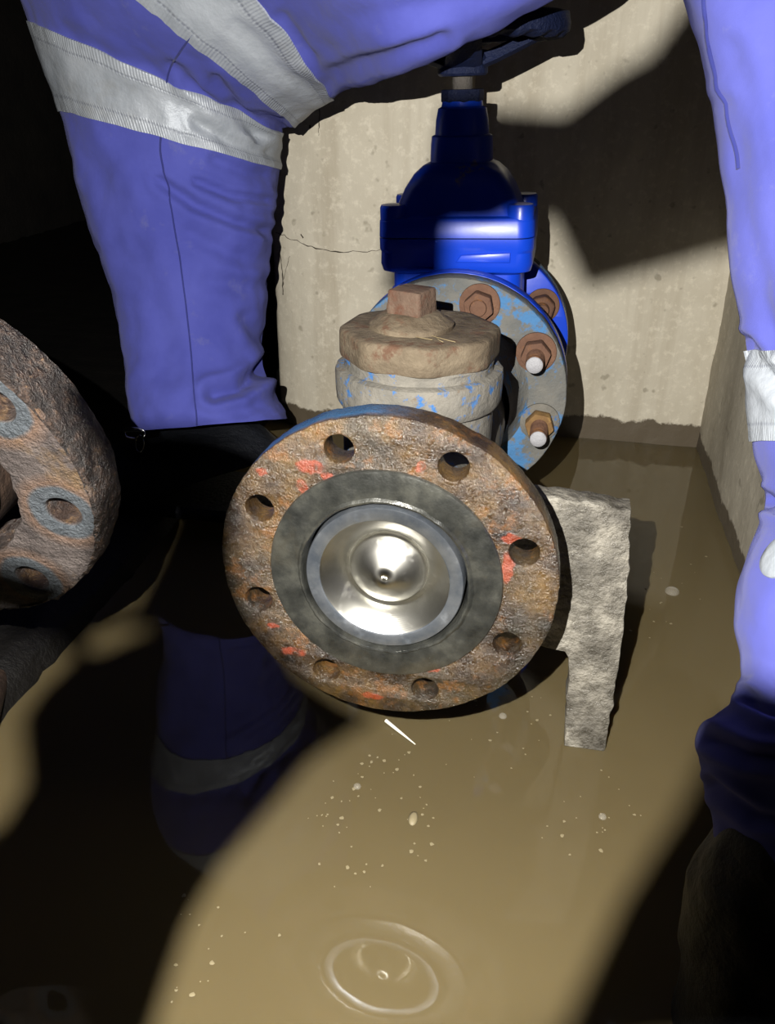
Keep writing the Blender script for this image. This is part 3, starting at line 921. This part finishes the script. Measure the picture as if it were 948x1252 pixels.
    def seam_px(s, name, pts, r, m, parent):
        """a stitched seam over the cloth, through points found on its near side"""
        g = []
        NT, NH = s.n * 14, 90
        for i in range(NT + 1):
            for k in range(NH):
                t, th = s.n * i / NT, .1 + (pi - .2) * k / (NH - 1)
                q = s.raw(t, th) - CAM; dz = q.dot(FWD)
                if dz > 0: g.append((474 + FPX * q.dot(RGT) / dz, 626 - FPX * q.dot(UPV) / dz, t, th))
        path = []
        for (a_, b_) in zip(pts, pts[1:]):
            for i in range(8):
                x, y = a_[0] + (b_[0] - a_[0]) * i / 8, a_[1] + (b_[1] - a_[1]) * i / 8
                near = sorted(g, key=lambda e: (e[0] - x) ** 2 + (e[1] - y) ** 2)[:4]
                ws = [1 / (.5 + (e[0] - x) ** 2 + (e[1] - y) ** 2) for e in near]
                path.append((sum(e[2] * w_ for e, w_ in zip(near, ws)) / sum(ws), sum(e[3] * w_ for e, w_ in zip(near, ws)) / sum(ws)))
        for _ in range(3):
            path = [path[0]] + [tuple((path[i - 1][c] + 2 * path[i][c] + path[i + 1][c]) / 4 for c in (0, 1)) for i in range(1, len(path) - 1)] + [path[-1]]
        return s.seam(name, path, r, m, parent)
    def seam(s, name, path, r, m, parent):
        pts = [s.pt(t, th, .0004) for t, th in path]
        return obj(name, tube(name, pts, r, 6), m, parent)

def px_ring(l, r, d, dl=0.0, thick=.85):
    a_ = at(l[0], l[1], d - dl); b_ = at(r[0], r[1], d + dl)
    return (a_, b_, (b_ - a_).length / 2 * thick)

def fold(pts, d, a_, w_): return ([at(x, y, d) for x, y in pts], a_, w_)

# ------------------------------------------------------------------ worker on the left, knee bent
pl_ = thing('person', 'crouching worker in blue trousers with silver bands at the knee, bent leg in dark boots', 'person', (-.28, .44, .03))
MP = Matrix.Translation((-.28, .44, .03)).inverted()
rings = [px_ring((166, 527), (350, 512), .985), px_ring((158, 478), (336, 478), .985), px_ring((156, 440), (320, 436), .985), px_ring((140, 350), (326, 350), .98), px_ring((113, 270), (333, 275), .97),
         px_ring((86, 140), (336, 207), .955), px_ring((54, 32), (338, 158), .935), px_ring((48, -90), (350, 144), .88, .0), px_ring((170, -200), (405, 108), .80, .01),
         px_ring((320, -300), (500, 80), .645, .01, .55), px_ring((500, -420), (658, 4), .60, .01, .5), px_ring((660, -490), (745, -60), .575, .0, .5), px_ring((720, -400), (775, -140), .575, .0, .45)]
ff = [([(262, 482), (292, 474), (322, 452), (350, 428)], .012, 9), ([(255, 505), (300, 500), (338, 486)], .0025, 8), ([(170, 512), (250, 524), (300, 520), (345, 498)], .0007, 3),
      ([(196, 222), (240, 252), (290, 272), (326, 282)], .007, 6), ([(240, 222), (285, 240), (328, 245)], .006, 5), ([(230, 285), (285, 312), (318, 320)], .0035, 9), ([(262, 195), (300, 212), (325, 214)], .003, 6),
      ([(255, 345), (300, 352), (330, 345)], .003, 9), ([(120, 200), (165, 300), (195, 400), (205, 460)], .0025, 14), ([(90, 150), (130, 260), (160, 360), (170, 430)], .002, 11), ([(300, 390), (322, 420), (330, 450)], .004, 8),
      ([(262, 100), (285, 128), (318, 165)], .006, 7), ([(228, 104), (255, 122), (330, 180)], .003, 6), ([(210, 80), (270, 130), (345, 150)], .004, 6), ([(240, 150), (280, 175), (335, 190)], .004, 6),
      ([(410, 88), (470, 72), (540, 48)], .005, 9), ([(345, 20), (372, 62), (402, 100)], .004, 6), ([(290, 30), (340, 80), (390, 110)], .003, 8), ([(430, 20), (520, 10), (600, -20)], .003, 14), ([(80, 40), (140, 70), (200, 90)], .002, 9)]
leg = Limb(rings, ff, .0028, 1.3)
tr = leg.build('trouser_leg', 230, 170, CLOTH, pl_, caps=True)
tr.matrix_local = MP
b1 = leg.band('reflective_band', 5.02, 5.98, TAPE, tr)
b2 = leg.band('reflective_band', 7.02, 7.95, TAPE, tr)
leg.seam_px('side_seam', [(268, -10), (240, 36), (206, 86), (199, 130), (196, 185), (206, 235), (221, 320), (233, 420), (240, 500), (241, 528)], .0010, SEAM, tr)
# off-frame hip so that the leg belongs to a body
hipc = at(900, -300, .66)
def blob(name, c, rx, ry, rz, m, parent, n=24):
    bm = bmesh.new(); bmesh.ops.create_icosphere(bm, subdivisions=4, radius=1)
    for v in bm.verts:
        d = 1 + .05 * noise.noise(v.co * 3)
        v.co = Vector((v.co.x * rx * d, v.co.y * ry * d, v.co.z * rz * d)) + c
    return obj(name, from_bm(name, bm, 180), m, parent)

# boot of the left worker: rubber boot, toe away to the left
def boot(name, parent, MPi, path, m, seed=0):
    """path: list of (centre, half width vector, half height vector)"""
    vs, fs = [], []
    n = 40
    fine = []
    K = len(path) - 1
    for i in range(K * 8 + 1):
        t = i / 8
        c = catmull([p[0] for p in path], t); a_ = catmull([p[1] for p in path], t); b_ = catmull([p[2] for p in path], t)
        fine.append((c, a_, b_))
    for c, a_, b_ in fine:
        for k in range(n):
            th = 2 * pi * k / n
            p = c + a_ * cos(th) + b_ * sin(th)
            p += (p - c).normalized() * .0025 * noise.noise(p * 30 + Vector((seed, 0, 0)))
            vs.append(p)
    for i in range(len(fine) - 1):
        for k in range(n):
            fs.append((i * n + k, i * n + (k + 1) % n, (i + 1) * n + (k + 1) % n, (i + 1) * n + k))
    fs.append(tuple(range(n))); fs.append(tuple((len(fine) - 1) * n + k for k in range(n)))
    o = obj(name, mesh(name, vs, fs, 70), m, parent)
    o.matrix_local = MPi
    return o
ank = at(258, 530, .985)
V = Vector
bp = [(ank + V((0, 0, .010)), V((.050, 0, 0)), V((0, .040, 0))), (ank + V((.004, 0, .002)), V((.064, 0, 0)), V((0, .050, 0))),
      (V((ank.x + .012, ank.y - .004, .075)), V((.074, 0, .02)), V((0, .052, 0))), (V((ank.x - .02, ank.y - .012, .068)), V((.05, .01, .055)), V((0, .056, 0))),
      (V((ank.x - .09, ank.y - .02, .058)), V((.01, 0, .036)), V((0, .054, 0))), (V((ank.x - .16, ank.y - .03, .052)), V((0, 0, .028)), V((0, .05, 0))), (V((ank.x - .20, ank.y - .035, .048)), V((0, 0, .012)), V((0, .02, 0)))]
bo = boot('boot', pl_, MP, bp, BLACKRUB, 1)
so = obj('sole', stack('sole', [(.026, [(p[0], p[1]) for p in rrect(.27, .110, .045, 6, ank.x - .06, ank.y - .014)]), (.034, [(p[0], p[1]) for p in rrect(.275, .114, .045, 6, ank.x - .06, ank.y - .014)]), (.040, rrect(.265, .106, .043, 6, ank.x - .06, ank.y - .014))]), BLACKRUB, bo)

# wet steel clip at the back of the boot
cp = at(165, 530, .93)
cl = thing('steel_clip', 'small wet steel clip glinting by the hem of the bent trouser leg', 'clip', cp)
pts = [(.012 * cos(t_) , .002 * sin(3 * t_), .007 * sin(t_)) for t_ in [2 * pi * i / 24 for i in range(24)]]
obj('loop', tube('loop', pts, .0012, 8, closed=True), CHROME, cl)
obj('pin', tube('pin', [(-.016, -.002, .003), (-.004, -.003, .004), (.010, -.002, .005)], .0014, 8), CHROME, cl)
obj('link', tube('link', [(.004 + .005 * cos(t_), .003 * sin(t_), -.012 + .009 * sin(t_)) for t_ in [2 * pi * i / 20 for i in range(20)]], .0010, 8, closed=True), CHROME, cl)

# ------------------------------------------------------------------ worker on the right
pr_ = thing('person', 'standing worker in faded blue trousers and a black boot, cut off by the right edge', 'person', (.30, .0, .0))
MR = Matrix.Translation((.30, .0, .0)).inverted()
rr = [px_ring((800, -420), (1160, -420), .49), px_ring((818, -130), (1155, -130), .48), px_ring((842, 0), (1150, 0), .48), px_ring((874, 110), (1150, 110), .48), px_ring((893, 220), (1150, 220), .482), px_ring((906, 330), (1150, 330), .484),
      px_ring((922, 425), (1150, 420), .486), px_ring((926, 480), (1150, 480), .486), px_ring((932, 545), (1152, 545), .484), px_ring((946, 606), (1156, 604), .476),
      px_ring((926, 668), (1160, 660), .466), px_ring((914, 710), (1162, 700), .462), px_ring((910, 760), (1162, 760), .458), px_ring((914, 810), (1160, 815), .455), px_ring((908, 850), (1158, 862), .452),
      px_ring((872, 886), (1155, 905), .449), px_ring((861, 915), (1150, 945), .447), px_ring((868, 960), (1144, 990), .446), px_ring((880, 1000), (1138, 1040), .444), px_ring((879, 1062), (1132, 1110), .441)]
ff = [([(885, 130), (905, 230), (925, 340), (948, 420)], .003, 12), ([(915, 420), (940, 455), (980, 500)], .005, 9), ([(895, 60), (920, 200), (945, 330)], .002, 14),
      ([(938, 612), (975, 628), (1020, 640)], .006, 9), ([(915, 852), (945, 868), (990, 880)], .006, 8), ([(872, 905), (915, 925), (960, 930)], .005, 9), ([(870, 960), (925, 1000), (980, 1010)], .004, 8), ([(880, 1055), (948, 1098), (1000, 1100)], .0015, 4)]
up = Limb(rr, ff, .0022, 5.1)
tr2 = up.build('trouser_leg', 300, 120, CLOTH_R, pr_, caps=False); tr2.matrix_local = MR
up.band('reflective_band', 6.05, 7.9, TAPE, tr2)
up.seam_px('side_seam', [(863, -12), (868, 50), (876, 110), (886, 160), (894, 215)], .0014, SEAM, tr2)
up.patch('reflective_patch', (952, 684), 26, 22, TAPE, tr2)
b0 = [px_ring((890, 1000), (1110, 1020), .447), px_ring((866, 1034), (1116, 1050), .448), px_ring((848, 1078), (1120, 1090), .449), px_ring((838, 1135), (1124, 1142), .452), px_ring((834, 1200), (1128, 1205), .457), px_ring((832, 1270), (1134, 1275), .465), px_ring((836, 1350), (1140, 1350), .476)]
bl_ = Limb(b0, [], .003, 3.3, 34)
bt = bl_.build('boot', 90, 90, BLACKRUB, pr_); bt.matrix_local = MR

# ------------------------------------------------------------------ small things on the water
def flecks():
    bm = bmesh.new()
    rnd = random.Random(3)
    seeds = [(433, 963), (438, 946), (398, 982), (408, 955), (406, 975), (437, 962), (470, 930), (452, 937), (488, 929), (514, 962), (514, 975), (505, 1002), (524, 1010), (430, 1035), (528, 1032), (521, 1052), (530, 1000), (468, 1058),
             (435, 1068), (446, 1066), (418, 1000), (395, 1010), (413, 1008), (580, 950), (470, 945), (462, 926), (500, 920), (555, 860), (770, 985), (757, 965), (745, 950), (776, 996), (735, 995), (740, 1015), (735, 1040), (690, 980), (705, 1000),
             (230, 1100), (300, 1140), (215, 1180), (245, 1200), (210, 1225), (255, 1160), (800, 760), (795, 745), (850, 700), (845, 690), (790, 720), (815, 760), (800, 700), (640, 915), (600, 905), (645, 870), (650, 885)]
    pts = list(seeds)
    for i in range(90):
        x, y = rnd.choice(seeds); pts.append((x + rnd.gauss(0, 22), y + rnd.gauss(0, 20)))
    for (x, y) in pts:
        c = on(x, y, 2, .0004)
        r_ = rnd.choice((.0005, .0006, .0008, .0011, .0015)) 
        n = 7
        ph = rnd.random() * 6
        vs = [bm.verts.new(c + V((cos(ph + 2 * pi * k / n) * r_ * rnd.uniform(.6, 1.4), sin(ph + 2 * pi * k / n) * r_ * rnd.uniform(.6, 1.4), 0))) for k in range(n)]
        t_ = bm.verts.new(c + V((0, 0, .0005)))
        for k in range(n): bm.faces.new((vs[k], vs[(k + 1) % n], t_))
    return from_bm('scum_flecks', bm, 180)
sf = obj('scum_flecks', flecks(), FOAM)
tag(sf, 'tiny pale scum flecks scattered over the muddy water', 'scum', kind='stuff')

def bubble(x, y, r_, label):
    c = on(x, y, 2, 0)
    n = 24
    prof = [(r_ * cos(a_), r_ * .75 * sin(a_)) for a_ in [radians(i * 9) for i in range(0, 11)]]
    o = obj('bubble', lathe('bubble', prof, 24, 'z', angle=180), BUBBLE)
    o.location = c + V((0, 0, .0002))
    tag(o, label, 'bubble', 'bubbles on the water')
bubble(822, 724, .0075, 'large clear bubble on the water to the right of the grey bracket')
bubble(615, 876, .0035, 'small bubble on the water below the rusty flange, towards the bracket')
bubble(737, 999, .0030, 'small bubble below the foot of the grey bracket')
bubble(437, 962, .0030, 'small bubble among the scum flecks below the rusty flange')
lump = obj('foam_clump', lathe('foam_clump', [(.004, 0), (.0042, .0012), (.003, .0024), (.001, .003), (0, .003)], 14, 'z', .0012, angle=180), FOAM)
lump.location = on(505, 1002, 2, .0); lump.scale = (.8, 1.5, .8)
tag(lump, 'pale clump of foam floating among the scum flecks', 'foam')
s0, s1 = on(472, 881, 2, .003), on(508, 910, 2, .0012)
sm_ = (s0 + s1) / 2
stx = obj('splinter', tube('splinter', [s0 - sm_, (s0 * .6 + s1 * .4) - sm_, s1 - sm_], [.0016, .0013, .0004], 8), STRAW)
stx.location = sm_
tag(stx, 'thin white splinter floating just under the lowest edge of the rusty flange', 'splinter')

# ------------------------------------------------------------------ the hand torch that lights the chamber, held beside the camera
tl = thing('hand_torch', 'hand torch beside the camera, with added plates that block part of its light', 'torch', LAMP)
def dirv(az, el):
    a_, e_ = radians(az), radians(el)
    return V((sin(a_) * cos(e_), cos(a_) * cos(e_), sin(e_)))
def shadow_plate(poly, d, th=.002):  # added unseen plate near the lamp, cut to throw a wanted shadow
    from mathutils.geometry import tessellate_polygon
    fine = []
    for p, q in zip(poly, poly[1:] + poly[:1]):
        k = max(1, int(math.hypot(q[0] - p[0], q[1] - p[1]) / 3))
        fine += [(p[0] + (q[0] - p[0]) * t / k, p[1] + (q[1] - p[1]) * t / k) for t in range(k)]
    n = len(fine)
    tri = tessellate_polygon([[V((p[0], p[1], 0)) for p in fine]])
    vs = [dirv(*p) * d for p in fine] + [dirv(*p) * (d + th) for p in fine]
    fs = [tuple(t) for t in tri] + [tuple(k + n for k in t)[::-1] for t in tri] + [(i, (i + 1) % n, n + (i + 1) % n, n + i) for i in range(n)]
    return mesh('shadow_plate', vs, fs, 20)
def aim(lst):  # directions from the lamp to the wanted shadow edges
    out = []
    for x, y, k, v in lst:
        p = at(x, y, v) if k == 'd' else on(x, y, k, v)
        d = (p - LAMP).normalized()
        out.append((math.degrees(math.atan2(d.x, d.y)), math.degrees(math.asin(d.z))))
    return out
GA = aim([(900, 820, 'd', .43), (960, 842, 'd', .42), (1160, 860, 'd', .42), (1100, 1300, 2, 0), (665, 1300, 2, 0), (690, 1252, 2, 0), (760, 1100, 2, 0), (830, 990, 2, 0), (880, 885, 2, 0)])  # blocks light from the lower right
GB = aim([(350, 566, 'd', 1.0), (300, 543, 'd', 1.0), (262, 530, 'd', 1.0), (205, 524, 'd', 1.0), (156, 530, 'd', 1.0), (126, 585, 1, -.09), (116, 645, 1, -.09), (102, 700, 1, -.09), (100, 712, 1, -.09), (28, 692, 1, -.09), (-40, 672, 1, -.09), (-50, 740, 1, -.09),
          (70, 770, 1, -.09), (130, 735, 1, -.09), (128, 765, 2, 0), (88, 806, 2, 0), (46, 846, 2, 0), (24, 880, 2, 0), (30, 960, 2, 0), (0, 1010, 2, 0), (-80, 1040, 2, 0),
          (-80, 1320, 2, 0), (170, 1320, 2, 0), (200, 1220, 2, 0), (230, 1130, 2, 0), (270, 1060, 2, 0), (330, 990, 2, 0), (380, 930, 2, 0), (446, 866, 1, 0), (404, 850, 1, 0), (344, 810, 1, 0), (305, 757, 1, 0), (288, 700, 1, 0), (288, 620, 1, 0), (320, 562, 1, .1)])  # blocks light from the lower left water and boot
WV, WW = .385, .765
GC = aim([(458, 246, 1, WV), (452, 346, 1, WV), (546, 346, 1, WV), (548, 276, 1, WV), (600, 274, 1, WV), (655, 246, 1, WV), (716, 354, 1, WW), (880, 310, 1, WW), (922, 296, 1, WW), (912, 190, 1, WW), (888, 60, 1, WW), (850, -12, 1, WW),
          (795, 66, 1, WW), (758, 86, 1, WW), (690, 138, 1, WW), (604, 112, 1, .41), (526, 112, 1, .41), (514, 195, 1, .41), (484, 225, 1, .41)])  # blocks light from the valve top and the wall behind
obj('shadow_plate', shadow_plate(GA, .046), BLACKPL, tl)
obj('shadow_plate', shadow_plate(GB, .050), BLACKPL, tl)
obj('shadow_plate', shadow_plate(GC, .056), BLACKPL, tl)
hd = obj('handle', tube('handle', [(0, -.03, -.005), (0, -.08, -.01), (0, -.16, -.02)], [.022, .017, .016], 24), BLACKPL, tl)
